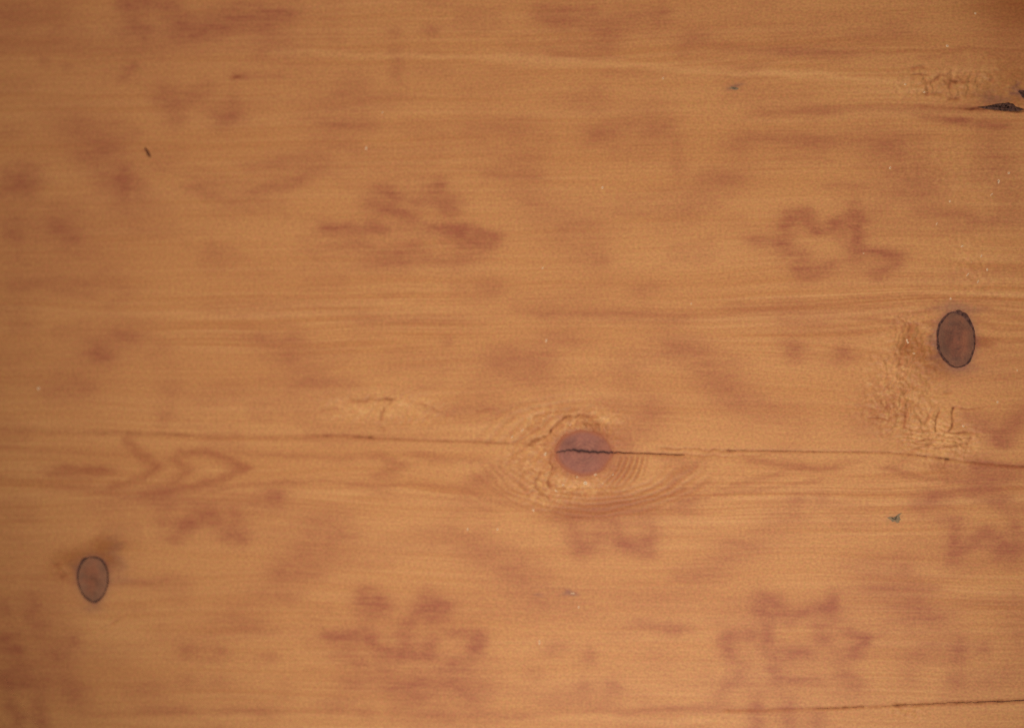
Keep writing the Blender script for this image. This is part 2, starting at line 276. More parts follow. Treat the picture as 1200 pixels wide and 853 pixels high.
CRACKS = [
 ([(0,504),(60,506),(140,507),(200,509),(260,512),(330,513),(400,510),(440,513)],3.6,.26,2.6,.02),
 ([(120,508),(215,509)],4.0,.24,2.2,.02),([(430,513),(500,516),(560,518),(605,520)],2.4,.45,1.5,.08),([(605,520),(600,519),(640,521)],2.2,.4,1.2,.1),
 ([(775,524.5),(860,528)],2.4,.42,1.2,.12),([(850,527.6),(950,529),(1040,530),(1080,534),(1114,538)],2.4,.5,1.3,.13),([(1100,537),(1150,543),(1200,547)],3,.3,1.6,.06),([(1112,538),(1150,543),(1200,547)],2.2,.34,1.5,.1),
 ([(712,530),(760,531),(800,533)],2.4,.62,1.1,.2),([(790,532.4),(850,535)],3,.3,1.1,.08),([(850,535),(900,533)],2.0,.2,1.2,.05),
 ([(850,832),(900,831),(960,830),(1010,828),(1050,826)],3,.36,1.9,.07),([(1050,826),(1120,823),(1160,822),(1200,820)],3,.62,2.2,.1),
 ([(960,830),(1010,828)],2.6,.3,1.4,.1),
 ([(645,506),(652,498),(660,490),(668,487)],1.6,.72,1.6,.3),([(640,512),(646,504)],1.6,.5,1.6,.2),([(607,518),(622,509),(640,496)],1.6,.35,1.3,.15),([(622,518),(634,514),(638,511)],1.8,.7,1.5,.25),
 ([(600,534),(612,528),(622,518)],1.5,.3,1.5,.1),([(646,546),(643,560),(644,570)],1.4,.5,1.7,.2),([(650,548),(646,556)],1.4,.4,1.6,.15),([(633,553),(627,562),(631,575),(642,583)],1.6,.34,1.6,.14),
 ([(612,553),(608,566),(620,580)],1.6,.24,1.6,.1),([(645,530),(645,545)],1.4,.4,1.6,.1),([(672,487),(680,486)],1.8,.5,1.4,.2),
 ([(411,469),(430,470)],3,.48,2.0,.15),([(432,467),(459,468)],3,.6,1.5,.22),([(460,470),(457,473)],1.6,.5,1.4,.2),([(449,480),(446,490)],1.5,.62,2,.22),([(446,500),(452,504)],2,.34,2,.1),
 ([(378,481),(400,478)],4,.3,1.6,.08),([(495,474),(508,478)],3,.26,1.5,.06),([(382,511),(435,513)],4,.35,1.6,.08),([(560,481),(575,480)],3,.25,1.4,.05),
 ([(1118,478),(1117,490),(1114,505)],1.2,.74,1.5,.35),([(1101,482),(1098,492),(1096,503)],1.3,.62,1.5,.28),([(1088,486),(1085,496)],1.3,.42,1.5,.2),([(1061,485),(1060,500)],1.5,.5,1.8,.22),
 ([(1041,470),(1039,478)],1.4,.5,2,.2),([(1048,470),(1047,480)],1.3,.36,2,.12),([(1019,488),(1040,492),(1044,486),(1060,486)],1.6,.4,1.3,.14),
 ([(1110,508),(1138,508)],2,.46,1.1,.18),([(1108,515),(1136,514)],2,.42,1.1,.16),([(1096,525),(1118,523),(1134,521)],2,.5,1.3,.2),([(1066,505),(1092,505)],2,.36,1.1,.14),([(1074,516),(1090,514)],1.8,.42,1.2,.16),
 ([(1070,527),(1086,524),(1097,512),(1100,508)],2,.4,1.5,.16),([(1118,478),(1150,479)],2.2,.32,1,.1),([(1111,537),(1106,545)],1.5,.4,1.6,.1),([(1136,514),(1134,523)],1.5,.42,1.4,.14),
 ([(1108,460),(1113,458)],1.6,.45,1.6,.14),([(1062,404),(1054,428)],2.0,.32,2,.12),([(1068,385),(1062,404)],2.2,.36,2.2,.12),
 ([(1112,102),(1113,96),(1120,95)],3.0,.52,2.2,.3),([(1120,95),(1138,95)],2.5,.42,1.4,.2),([(1072,81),(1082,79)],3.4,.42,1.6,.22),([(1071,88),(1086,88)],3,.42,1.3,.18),([(1098,94),(1101,90),(1112,88)],2.4,.4,1.5,.2),
 ([(1084,110),(1102,110)],3,.4,1.5,.2),([(1086,105),(1088,109)],2,.3,2,.1),([(1114,117),(1121,115)],2.6,.52,1.8,.24),([(1158,93),(1162,94)],3,.34,1.6,.1),([(1098,95),(1085,97)],3,.25,1.5,.1),
 ([(1135,126.5),(1200,130)],4,.85,2.2,.2),([(1085,126),(1140,127)],8,.32,1.6,.05),([(1128,127),(1152,127)],3,.5,1.2,.1),
 ([(65,662),(68,667)],4,.46,4,.1),([(72,676),(78,674)],3.4,.42,2.6,.08),([(133,731),(140,727)],3,.26,1.6,.1),
 ([(684,486),(702,498)],2.2,.34,2,.18),([(690,497),(700,500)],2.6,.45,1.7,.16),([(705,504),(716,510)],3,.26,1.8,.1),
 ([(275,91),(280,90.4)],3.4,.5,1.8,.03)]
for pts, r, s, ry, dep in CRACKS:
    fine_ = len(pts) > 2 and abs(pts[0][0] - pts[-1][0]) > 60
    stroke(dirt, pts, r, s * .80, ry * 1.1, warp=False if fine_ else 3)
    stroke(height, pts, r * 1.05, -dep * 1.6, max(ry, 1.2) * 1.05, warp=False if fine_ else 3, add=True)
dirt = np.clip(dirt * (0.35 + 1.05 * fbm(U / 6, V / 4, 101, 2)), 0, 1)

resin_vignette = np.zeros_like(U)
for pts, r, s, ry in [([(1068,405),(1100,428)],16,.85,15),([(1072,392),(1068,408)],8,.55,8),([(1095,418)],10,.5,8),([(1150,402)],10,.5,6),([(1040,480),(1080,450)],26,.24,20),([(1070,92),(1110,104)],22,.3,9),
                      ([(1160,110),(1190,100)],24,.5,12),([(85,654),(128,640)],22,.85,11),([(118,642),(129,658)],9,1.0,11),([(92,664)],8,.6,7),([(84,670),(66,668)],14,.35,9),([(1080,470),(1060,510)],26,.18,20),([(700,498)],12,.3,6),([(1175,118),(1199,118)],14,.6,8),
                      ([(660,605),(760,590)],30,.25,10),([(1190,90),(1199,110)],14,.4,12),([(1198,4)],44,.85,30),([(1150,6)],40,.35,12),([(1150,100),(1180,80)],30,.4,16)]:  # strokes at the very top right paint in a vignette; the rest is resin
    stroke(resin_vignette, pts, r, s, ry)
bruise = np.zeros_like(U)
for pts, r, s, ry in [([(134,640),(141,662)],9,.26,12),([(140,680)],12,.16,6),([(1158,112),(1170,118)],12,.4,7),([(1110,360),(1140,364)],16,.34,5),([(858,103),(864,103)],5,.55,3),([(636,695)],5,.35,2),
                      ([(666,695),(671,696)],5,.55,2.3),([(1195,108),(1200,112)],5,.85,4),([(1192,100)],4,.5,4),([(1130,432)],24,.25,5),([(1095,395),(1097,415)],5,.4,10),([(110,713)],14,.25,4),([(1048,607)],8,.3,5),([(88,665)],5,.3,8)]:
    stroke(bruise, pts, r, s, ry)
def ell(kn, rx, ry, rot=0.0, egg=0.0):
    cu, cv = T(*kn); dx, dy = U - cu, V - cv
    c, s = math.cos(rot), math.sin(rot)
    ex, ey = (dx * c + dy * s), (-dx * s + dy * c)
    return np.hypot(ex / (rx * (1 - egg * np.clip(ey / ry, -1.3, 1.3))), ey / ry)
KNOTS = {'mid': (KN_MID, 34, 26.5, 0.0, 0.0), 'right': (KN_RIGHT, 21.6, 31.8, math.radians(-4), 0.03), 'left': (KN_LEFT, 19.2, 27.5, math.radians(-3), 0.15)}
eM, eR, eL = ell(*KNOTS['mid']), ell(*KNOTS['right']), ell(*KNOTS['left'])
bruise = 1 - (1 - bruise) * (1 - .55 * np.exp(-np.clip(eR - 1, 0, 9) * 6)) * (1 - .5 * np.exp(-np.clip(eL - 1, 0, 9) * 5.5))
halo = np.exp(-np.clip(eM - 1, 0, 9) * 4.5) * .85
halo = halo + .35 * np.exp(-((eM - 1.45) / .35) ** 2) * smooth(-10, 30, U - T(700, 0)[0])
stain = np.clip(stain + halo * .8, 0, 1)

# relief: torn, bumpy grain round the knots and at the old tears
bump = np.zeros_like(U)
for pts, r, s, ry in [([(1075,400),(1050,470)],32,.8,30),([(1060,480),(1112,520)],36,.85,24),([(1040,440)],26,.5,30),([(640,490),(705,492)],28,.9,12),([(620,530),(640,570)],28,.8,24),([(670,575),(700,572)],16,.9,9),([(415,478),(490,480)],34,.75,18),
                      ([(1085,98),(1130,100)],34,.95,15),([(1150,90),(1200,110)],26,.5,22),([(125,735)],18,.4,14),([(70,668)],12,.6,8),([(1130,300),(1150,330)],26,.4,20),([(1050,832),(1070,834)],16,.5,7),([(1150,230),(1100,190)],50,.22,24),
                      ([(820,844)],30,.25,6)]:
    stroke(bump, pts, r, s, ry, warp=False)
RU, RV = WU3 * .82 + WV3 * .57, WV3 * .82 - WU3 * .57
lump = fbm(RU / 6.5, RV / 5.0, 111, 3) - .5
ridge = np.abs(fbm(U / 5.0, V / 14.0, 121, 2) - .5) * 2
scuff = fbm((WU3 + WV3 * .28 + (fbm(RU / 16, RV / 16, 190, 2) - .5) * 16) / 4.4, (WV3 - .3 * WU3) / 14, 181, 2) - .5
height += bump * (lump * 1.2 + scuff * .75 - (ridge - .3) * .12)
vert = np.zeros_like(U); stroke(vert, [(1062,395),(1055,470)], 20, 1, 34, warp=False)
height += vert * (np.abs(np.sin((U + (fbm(U / 14, V / 12, 131, 2) - .5) * 26 + (V - 430) * .25) * math.pi / 9.5)) - .5) * .50
horz = np.zeros_like(U)
stroke(horz, [(1070,514),(1130,514)], 12, 1, 15, warp=False)
height += horz * (np.abs(np.sin((V + (fbm(U / 16, V / 20, 141, 2) - .5) * 10 - (U - 1100) * .10) * math.pi / 6.2)) - .5) * .62
height += (-rings * .30) + (fine - .5) * .10 * (.3 + reg) + (hair - .5) * .03 + (fbm(U / 120, V / 70, 151, 2) - .5) * .5 + band * -.01
eMo = np.exp(-((eM - 1.22) / .16) ** 2) * (smooth(0, 20, -(V - T(*KN_MID)[1])) * .8 + .15)
height += eMo * (.22 + lump * 1.7)
pale = np.clip(pale + bump * .75 * smooth(.54, .74, fbm(RU / 5, RV / 4, 161, 2)), 0, 1)  # pale torn wood, with bright highlights painted in
for x, y, rr_, hh in [(661,491,3.5,.3),(671,484,4,.35),(683,480,4.5,.3),(693,483,4,.4),(704,488,4,.4),(713,495,3.5,.3),(652,501,3,.2),(676,563,4,.3),(690,567,5,.35),(701,562,3.5,.3),(660,560,4,.25),(645,545,3,.2),(638,535,3,.2),
                      (690,474,5,.2),(1078,398,4,.3),(1086,408,4,.3),(1074,420,4,.3),(1090,424,3,.3),(1066,436,4,.3),(1100,98,5,.35),(1090,90,5,.25),(1080,106,4,.3),(1108,107,4,.3),(1124,100,5,.25),(450,474,6,.2),(440,486,5,.2),(466,482,6,.2),(425,480,6,.2)]:
    stroke(height, [(x, y)], rr_, hh * .8, rr_ * .7, warp=3, add=True); stroke(pale, [(x, y)], rr_ * .8, .4, rr_ * .55, warp=3)  # lumps raised and paler; below the middle knot they paint its highlights
pale = np.clip(pale, 0, 1)
# sockets that hold the knots
for e, lim in ((eM, .93), (eR, .985), (eL, .985)):
    height = np.where(e < lim, -2.2, height)
dirt = np.where((eR < 1.0) | (eL < 1.0), np.maximum(dirt, .35 + .5 * fbm(U / 9, V / 9, 171, 2)), dirt)

# ------------------------------------------------------------------ mesh helpers
def set_attr(me, name, arr):
    a = me.attributes.new(name, 'FLOAT', 'POINT'); a.data.foreach_set('value', np.ascontiguousarray(arr, dtype=np.float32).ravel())
def raw_mesh(name, co, quads, smooth_=True):
    me = bpy.data.meshes.new(name)
    me.vertices.add(len(co)); me.vertices.foreach_set('co', np.asarray(co, np.float32).ravel())
    n = len(quads); me.loops.add(n * 4); me.loops.foreach_set('vertex_index', np.asarray(quads, np.int32).ravel())
    me.polygons.add(n); me.polygons.foreach_set('loop_start', np.arange(0, n * 4, 4, dtype=np.int32))
    me.polygons.foreach_set('loop_total', np.full(n, 4, np.int32))
    me.polygons.foreach_set('use_smooth', np.full(n, smooth_, bool))
    me.update(calc_edges=True); me.validate()
    return me
def link(name, me, mat, parent=None):
    o = bpy.data.objects.new(name, me); C.objects.link(o); me.materials.append(mat)
    if parent: o.parent = parent
    return o

# ------------------------------------------------------------------ materials
class NT:
    def __init__(s, name):
        s.m = bpy.data.materials.new(name); s.m.use_nodes = True; s.t = s.m.node_tree
        s.b = s.t.nodes['Principled BSDF']
    def n(s, kind, **kw):
        x = s.t.nodes.new(kind)
        for k, v in kw.items(): setattr(x, k, v)
        return x
    def l(s, a, b): s.t.links.new(a, b)
    def attr(s, name): return s.n('ShaderNodeAttribute', attribute_name=name).outputs['Fac']
    def mix(s, fac, a, b, mode='MIX'):
        x = s.n('ShaderNodeMix', data_type='RGBA', blend_type=mode)
        for sock, v in ((x.inputs[0], fac), (x.inputs[6], a), (x.inputs[7], b)):
            if hasattr(v, 'links'): s.l(v, sock)
            else: sock.default_value = v if not isinstance(v, tuple) else (*v, 1)
        return x.outputs[2]
    def math(s, op, a, b=0.0):
        x = s.n('ShaderNodeMath', operation=op)
        for sock, v in ((x.inputs[0], a), (x.inputs[1], b)):
            if hasattr(v, 'links'): s.l(v, sock)
            else: sock.default_value = v
        return x.outputs[0]
    def noise(s, scale, mapscale=(1, 1, 1), detail=2.0, rough=.5):
        tc = s.n('ShaderNodeTexCoord'); mp = s.n('ShaderNodeMapping'); mp.inputs['Scale'].default_value = mapscale
        s.l(tc.outputs['Object'], mp.inputs[0])
        x = s.n('ShaderNodeTexNoise'); x.inputs['Scale'].default_value = scale; x.inputs['Detail'].default_value = detail
        x.inputs['Roughness'].default_value = rough; s.l(mp.outputs[0], x.inputs['Vector'])
        return x.outputs[0]
    def ramp(s, fac, lo, hi, a=0.0, b=1.0):
        x = s.n('ShaderNodeMapRange'); s.l(fac, x.inputs[0])
        for k, v in zip((1, 2, 3, 4), (lo, hi, a, b)): x.inputs[k].default_value = v
        return x.outputs[0]

LIGHTW, DARKW = (0.575, 0.280, 0.106), (0.425, 0.164, 0.054)
STAINC = (0.330, 0.106, 0.048)
def wood(name):
    k = NT(name)
    col = k.mix(k.ramp(k.attr('grain'), .28, .74), DARKW, LIGHTW)
    cloud = k.noise(9, (.55, 1.5, 1), 3)
    col = k.mix(k.ramp(cloud, .35, .68, 0, .22), col, (0.455, 0.186, 0.060))
    streak = k.noise(60, (.06, 1.6, 1), 3, .6)
    col = k.mix(k.ramp(streak, .35, .70, 0, .09), col, (0.38, 0.142, 0.045))
    col = k.mix(k.math('MULTIPLY', k.attr('rings'), .80), col, (0.32, 0.105, 0.036))
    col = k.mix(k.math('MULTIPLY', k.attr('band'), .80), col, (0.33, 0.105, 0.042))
    col = k.mix(k.math('MINIMUM', k.math('MULTIPLY', k.attr('stain'), 1.06), 1.0), col, STAINC)
    col = k.mix(k.math('MULTIPLY', k.attr('pale'), .70), col, (0.64, 0.33, 0.125))
    col = k.mix(k.math('MULTIPLY', k.attr('resin_vignette'), .70), col, (0.27, 0.082, 0.020))
    col = k.mix(k.math('MULTIPLY', k.attr('bruise'), .85), col, (0.120, 0.052, 0.062))
    col = k.mix(k.math('POWER', k.attr('dirt'), .8), col, k.mix(k.attr('dirt'), (0.28, 0.066, 0.030), (0.060, 0.016, 0.011)))
    # fine fibre fleck, stretched a little along the grain
    f1 = k.ramp(k.noise(1000, (.75, 1, 1), 2, .6), .25, .75, .82, 1.18)
    f2 = k.ramp(k.noise(640, (1, 1, 1), 2, .6), .25, .75, .89, 1.11)
    col = k.mix(1.0, col, comb(k, f1, f2), 'MULTIPLY')
    k.l(col, k.b.inputs['Base Color'])
    bmp = k.n('ShaderNodeBump'); bmp.inputs['Strength'].default_value = .35; bmp.inputs['Distance'].default_value = .00008
    k.l(k.noise(900, (.30, 1, 1), 3, .6), bmp.inputs['Height']); k.l(bmp.outputs[0], k.b.inputs['Normal'])
    k.b.inputs['Roughness'].default_value = .52
    k.l(k.ramp(k.attr('dirt'), 0, .5, .12, .0), k.b.inputs['Specular IOR Level'])
    return k.m
def comb(k, a, b):
    x = k.n('ShaderNodeCombineColor'); k.l(a, x.inputs[0]); k.l(k.math('MULTIPLY', a, b), x.inputs[1]); k.l(a, x.inputs[2])
    return x.outputs[0]
M_WOOD = wood('varnished_pine')

def knot_mat(name, core, mid, edgec=STAINC, scale=260):
    k = NT(name)
    col = k.mix(k.ramp(k.noise(scale, (1, 1, 1), 3, .6), .36, .66), core, mid)
    col = k.mix(k.math('MULTIPLY', k.attr('ring'), .35), col, tuple(c * .62 for c in core))
    col = k.mix(k.attr('edge'), col, edgec)
    col = k.mix(k.attr('pithspot'), col, tuple(c * .5 for c in core))
    col = k.mix(k.attr('orange'), col, (0.30, 0.105, 0.05))
    col = k.mix(k.attr('dirt'), col, (0.022, 0.010, 0.010))
    f = k.ramp(k.noise(1300, (1, 1, 1), 2, .6), .25, .75, .90, 1.10)
    col = k.mix(1.0, col, comb(k, f, f), 'MULTIPLY')
    k.l(col, k.b.inputs['Base Color'])
    bmp = k.n('ShaderNodeBump'); bmp.inputs['Strength'].default_value = .4; bmp.inputs['Distance'].default_value = .0001
    k.l(k.noise(700, (1, 1, 1), 3, .6), bmp.inputs['Height']); k.l(bmp.outputs[0], k.b.inputs['Normal'])
    k.b.inputs['Roughness'].default_value = .6; k.b.inputs['Specular IOR Level'].default_value = .07
    return k.m
def plain(name, c1, c2, scale=900, rough=.7, spec=.06):
    k = NT(name)
    col = k.mix(k.ramp(k.noise(scale, (1, 1, 1), 3, .6), .35, .65), c1, c2)
    k.l(col, k.b.inputs['Base Color']); k.b.inputs['Roughness'].default_value = rough; k.b.inputs['Specular IOR Level'].default_value = spec
    return k.m
M_KMID = knot_mat('purple_knot_wood', (0.245, 0.095, 0.066), (0.320, 0.120, 0.078))
M_KRIGHT = knot_mat('brown_knot_wood', (0.125, 0.052, 0.034), (0.235, 0.082, 0.045), (0.175, 0.084, 0.048))
M_KLEFT = knot_mat('greyish_knot_wood', (0.200, 0.086, 0.048), (0.300, 0.108, 0.054), (0.235, 0.122, 0.070))
M_BARK = plain('dark_knot_bark', (0.036, 0.015, 0.012), (0.130, 0.055, 0.038), 700, .7, .1)
M_PITCH = plain('black_pitch', (0.024, 0.010, 0.007), (0.120, 0.055, 0.038), 900, .6, .1)
M_NICK_GLINT = plain('bare_wood_glint', (0.62, 0.36, 0.19), (0.72, 0.50, 0.31), 1500, .6)
M_SMUDGE = plain('grey_smudge', (0.17, 0.12, 0.075), (0.26, 0.165, 0.085), 900, .7)
M_FLECK = plain('brown_fleck', (0.21, 0.078, 0.034), (0.14, 0.046, 0.022), 900, .6)
M_CRACKL = plain('brown_crack_dirt', (0.090, 0.030, 0.020), (0.15, 0.05, 0.028), 1200, .8, .1)
M_CRACK = plain('crack_dirt', (0.020, 0.008, 0.008), (0.060, 0.024, 0.020), 1200, .8, .1)

# ------------------------------------------------------------------ the board
board = bpy.data.objects.new('wooden_board', None); C.objects.link(board)
board.empty_display_size = .05
board['label'] = 'orange varnished pine board with faded red flower stains, three knots and a long crack'
board['category'] = 'board'

XW, YW = (U - 600) * PX, (426.5 - V) * PX
edge = np.minimum.reduce([U - XS[0], XS[-1] - U, V - YS[0], YS[-1] - V])
height = height - 1.5 * (1 - smooth(0, 9, edge)) ** 2
top = np.stack([XW, YW, height * MM], -1).reshape(-1, 3)
idx = np.arange(NX * NY).reshape(NY, NX)
quads = np.stack([idx[1:, :-1], idx[1:, 1:], idx[:-1, 1:], idx[:-1, :-1]], -1).reshape(-1, 4)
loop = np.concatenate([idx[0, :], idx[1:, -1], idx[-1, -2::-1], idx[-2:0:-1, 0]])
low = top[loop].copy(); low[:, 2] = -0.024
n0 = len(top); li = np.arange(len(loop)) + n0; nx = np.roll(np.arange(len(loop)), -1)
skirt = np.stack([loop, loop[nx], li[nx], li], -1)
under = [[n0 + 0, n0 + NX - 1, n0 + NX + NY - 2, n0 + 2 * NX + NY - 3]]
me = raw_mesh('board_face', np.concatenate([top, low]), np.concatenate([quads, skirt, under]))
pad = np.zeros(len(loop))
for nm, a in (('grain', grain), ('rings', np.clip(rings, 0, 1)), ('band', band), ('stain', stain), ('pale', pale), ('resin_vignette', resin_vignette), ('bruise', bruise), ('dirt', dirt)):
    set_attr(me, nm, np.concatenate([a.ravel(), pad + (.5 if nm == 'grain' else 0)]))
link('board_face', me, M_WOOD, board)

def board_z(bu, bv):
    i = int(np.clip(np.searchsorted(XS, bu), 0, NX - 1)); j = int(np.clip(np.searchsorted(YS, bv), 0, NY - 1))
    return float(height[j, i])

# ------------------------------------------------------------------ knots
def knot_outline(key, th, f=1.0, seed=0):
    kn, rx, ry, rot, egg = KNOTS[key]
    cu, cv = T(*kn)
    wob = 1 + .045 * (vnoise(np.cos(th) * 2.2 + 9 + seed + kn[0], np.sin(th) * 2.2 + 9, 5) - .5) * 2
    ey = np.sin(th) * ry * f * wob
    ex = np.cos(th) * rx * f * wob * (1 - egg * np.clip(np.sin(th) * f, -1.3, 1.3))
    c, s = math.cos(rot), math.sin(rot)
    return cu + ex * c - ey * s, cv + ex * s + ey * c

def make_knot(key, mat, label, frac, zoff):
    NA, NR = 160, 44
    th = np.linspace(0, 2 * np.pi, NA, endpoint=False)
    fr = np.linspace(0, 1, NR + 1)[1:]
    us, vs, rr, tt = [], [], [], []
    cu, cv = T(*KNOTS[key][0])
    us.append([cu]); vs.append([cv]); rr.append([0]); tt.append([0])
    for f in fr:
        a, b = knot_outline(key, th, f * frac)
        us.append(a); vs.append(b); rr.append(np.full(NA, f)); tt.append(th)
    u = np.concatenate(us); v = np.concatenate(vs); r = np.concatenate(rr); t = np.concatenate(tt)
    lumps = fbm(u / 7, v / 7, 200, 3) - .5
    rim0 = .10 if key == 'mid' else -.10
    z = zoff + .10 * (1 - r ** 2) + lumps * .12 - (.10 if key != 'mid' else .06) * r ** 8
    wobr = r * 30 + (fbm(u / 12, v / 12, 205, 2) - .5) * 6
    ring = (.5 + .5 * np.cos(wobr * (1.3 if key == 'mid' else 1.7))) * smooth(.05, .3, r)
    ring = ring * smooth(.3, .6, fbm(u / 10, v / 10, 222, 2)); z = z - ring * .012
    edge_ = smooth(.76, 1.0, r) * (.97 if key == 'mid' else .0) if key == 'mid' else smooth(.35, .85, r + (fbm(u / 9, v / 9, 231, 2) - .5) * .7) * .45
    rad_ = np.abs(fbm(t * 7, r * 1.5, 232, 2) - .5) * 2; z = z - (1 - smooth(0, .16, rad_)) * smooth(.15, .5, r) * (.03 if key == 'mid' else .05)
    pith = np.zeros_like(u); orange = np.zeros_like(u); dirt_ = np.zeros_like(u)
    if key == 'left':
        a, b = T(109.5, 678); pith = .55 * np.exp(-(((u - a) / 5) ** 2 + ((v - b) / 3) ** 2))
        a, b = T(111.5, 694.5); pith += .5 * np.exp(-(((u - a) / 1.4) ** 2 + ((v - b) / 1.4) ** 2))
        orange = .35 * np.exp(-(((u - T(108, 0)[0]) / 8) ** 2 + ((v - 672) / 14) ** 2))
    if key == 'right':
        orange = .5 * np.exp(-(((u - T(1131, 0)[0]) / 5.5) ** 2 + ((v - T(1131, 398)[1]) / 12) ** 2))
        pith = .35 * np.exp(-(((u - T(1110, 0)[0]) / 8) ** 2 + ((v - T(1110, 402)[1]) / 12) ** 2))
    if key == 'mid':
        # the board's crack runs on across the knot
        P = [T(*p) for p in [(649, 531), (656, 529.5), (664, 528), (672, 527.5), (680, 529), (692, 530), (704, 530.5), (716, 530.5)]]
        cl = np.interp(u, [p[0] for p in P], [p[1] for p in P]) + (fbm(u / 3.2, u * 0, 240, 2) - .5) * 2.2
        wd = np.interp(u, [P[0][0], P[2][0], P[4][0], P[5][0], P[7][0]], [.8, 1.0, 2.0, 1.8, 1.2])
        g = np.exp(-((v - cl) / (wd * .8)) ** 2); g *= (r < 1)
        z = z - g * .22; dirt_ = np.clip(np.exp(-((v - cl + .6) / (wd * .95)) ** 2) * (r < 1) * 1.0, 0, 1)
        pith = .28 * np.exp(-(((u - T(664, 0)[0]) / 8) ** 2 + ((v - T(664, 520)[1]) / 6) ** 2)); edge_ = np.maximum(edge_, .35 * smooth(10, 26, u - cu))
    co = np.stack([(u - 600) * PX, (426.5 - v) * PX, z * MM], -1)
    rimco = co[-NA:].copy(); rimco[:, 2] = -2.0 * MM
    co = np.concatenate([co, rimco])
    q = []
    for j in range(NR - 1):
        for i in range(NA):
            a = 1 + j * NA + i; b = 1 + j * NA + (i + 1) % NA
            q.append((b, a, a + NA, b + NA))
    base = 1 + (NR - 1) * NA; lo = 1 + NR * NA
    for i in range(NA): q.append((base + (i + 1) % NA, base + i, lo + i, lo + (i + 1) % NA))
    for i in range(0, NA, 2): q.append((0, 1 + i, 1 + (i + 1) % NA, 1 + (i + 2) % NA))
    q = [tuple(reversed(x)) for x in q]
    # v grows downwards, so reversed quads face up
    me = raw_mesh('knot', co, q)
    # make sure normals point up
    nrm = np.zeros(len(me.polygons) * 3); me.polygons.foreach_get('normal', nrm)
    if nrm.reshape(-1, 3)[:2000, 2].mean() < 0: me.flip_normals()
    ext = np.zeros(NA)
    for nm, a in (('ring', ring), ('edge', edge_), ('pithspot', np.clip(pith, 0, 1)), ('orange', orange), ('dirt', dirt_)):
        set_attr(me, nm, np.concatenate([a, ext]))
    o = link('knot', me, mat, board); o['label'] = label
    return o
k_mid = make_knot('mid', M_KMID, 'round purple knot split by the crack in the middle of the board', 1.0, .16)
k_right = make_knot('right', M_KRIGHT, 'upright oval brown knot with black rim at the right', .965, -.02)
k_left = make_knot('left', M_KLEFT, 'small egg-shaped grey-brown knot with dark rim at the lower left', .965, -.02)

def bark_ring(key, parent, width):
    NA = 200; th = np.linspace(0, 2 * np.pi, NA, endpoint=False)
    prof = [(-1.0, -.25), (-.55, .02), (0, .06), (.5, .05), (1.0, -.06)]
    co = []; 
    wv = width(th) * (1 + 1.1 * (vnoise(np.cos(th) * 5 + 20, np.sin(th) * 5 + 20, 77) - .5))
    for a, z in prof:
        u, v = knot_outline(key, th, .965)
        cu, cv = T(*KNOTS[key][0]); du, dv = u - cu, v - cv; L = np.hypot(du, dv)
        jit = (vnoise(np.cos(th) * 12 + 30 + a, np.sin(th) * 12 + 30, 78) - .5) * .8
        u = u + du / L * (a * wv + jit); v = v + dv / L * (a * wv + jit)
        co.append(np.stack([(u - 600) * PX, (426.5 - v) * PX, np.full(NA, z * MM)], -1))
    co = np.concatenate(co); q = []
    for j in range(len(prof) - 1):
        for i in range(NA):
            a = j * NA + i; b = j * NA + (i + 1) % NA; q.append((a, b, b + NA, a + NA))
    me = raw_mesh('bark_ring', co, q)
    nrm = np.zeros(len(me.polygons) * 3); me.polygons.foreach_get('normal', nrm)
    if nrm.reshape(-1, 3)[:, 2].mean() < 0: me.flip_normals()
    return link('bark_ring', me, M_BARK, parent)
def gauss_a(th, c, s): 
    d = (th - math.radians(c) + math.pi) % (2 * math.pi) - math.pi; return np.exp(-(d / math.radians(s)) ** 2)
# angles: 0 right, 90 down (v grows downwards)
bark_ring('right', k_right, lambda t: .60 + 1.4 * gauss_a(t, 200, 45) + 2.1 * gauss_a(t, 300, 38) + .9 * gauss_a(t, 55, 18) + .8 * gauss_a(t, 115, 20) - .2 * gauss_a(t, 85, 14))
bark_ring('left', k_left, lambda t: .60 + 1.3 * gauss_a(t, 230, 30) + .9 * gauss_a(t, 310, 22) + .9 * gauss_a(t, 95, 40) + .9 * gauss_a(t, 192, 10))

# ------------------------------------------------------------------ flat-bottomed dirt lying in cracks, pitch, nicks and painted glints
def ribbon(name, pts, widths, mat, z, parent, seed=1, step=1.2, ragged=.45):
    P = np.array([T(*p) for p in pts]); seg = np.hypot(*np.diff(P, axis=0).T); s = np.concatenate([[0], np.cumsum(seg)])
    t = np.arange(0, s[-1] + step, step).clip(0, s[-1])
    u, v, wd = np.interp(t, s, P[:, 0]), np.interp(t, s, P[:, 1]), np.interp(t, s, widths)
    v = v + (vnoise(t / 5, t * 0 + seed, 7) - .5) * 1.3
    du, dv = np.gradient(u), np.gradient(v); L = np.hypot(du, dv) + 1e-9; nu, nv = -dv / L, du / L
    a = wd * (1 + ragged * (vnoise(t / 2.2, t * 0 + 3 + seed, 8) * 2 - 1)); b = wd * (1 + ragged * (vnoise(t / 2.2, t * 0 + 9 + seed, 9) * 2 - 1))
    n = len(t); rows = []
    for k, (f, dz) in enumerate(((-1, .10), (0, 0.0), (1, .10))):
        off = np.where(f < 0, -a, b) * abs(f)
        rows.append(np.stack([(u + nu * off - 600) * PX, (426.5 - v - nv * off) * PX, np.full(n, (z + dz) * MM)], -1))
    co = np.concatenate(rows); q = []
    for r in range(2):
        for i in range(n - 1): q.append((r * n + i, r * n + i + 1, (r + 1) * n + i + 1, (r + 1) * n + i))
    me = raw_mesh(name, co, q)
    nrm = np.zeros(len(me.polygons) * 3); me.polygons.foreach_get('normal', nrm)
    if nrm.reshape(-1, 3)[:, 2].mean() < 0: me.flip_normals()
    return link(name, me, mat, parent)
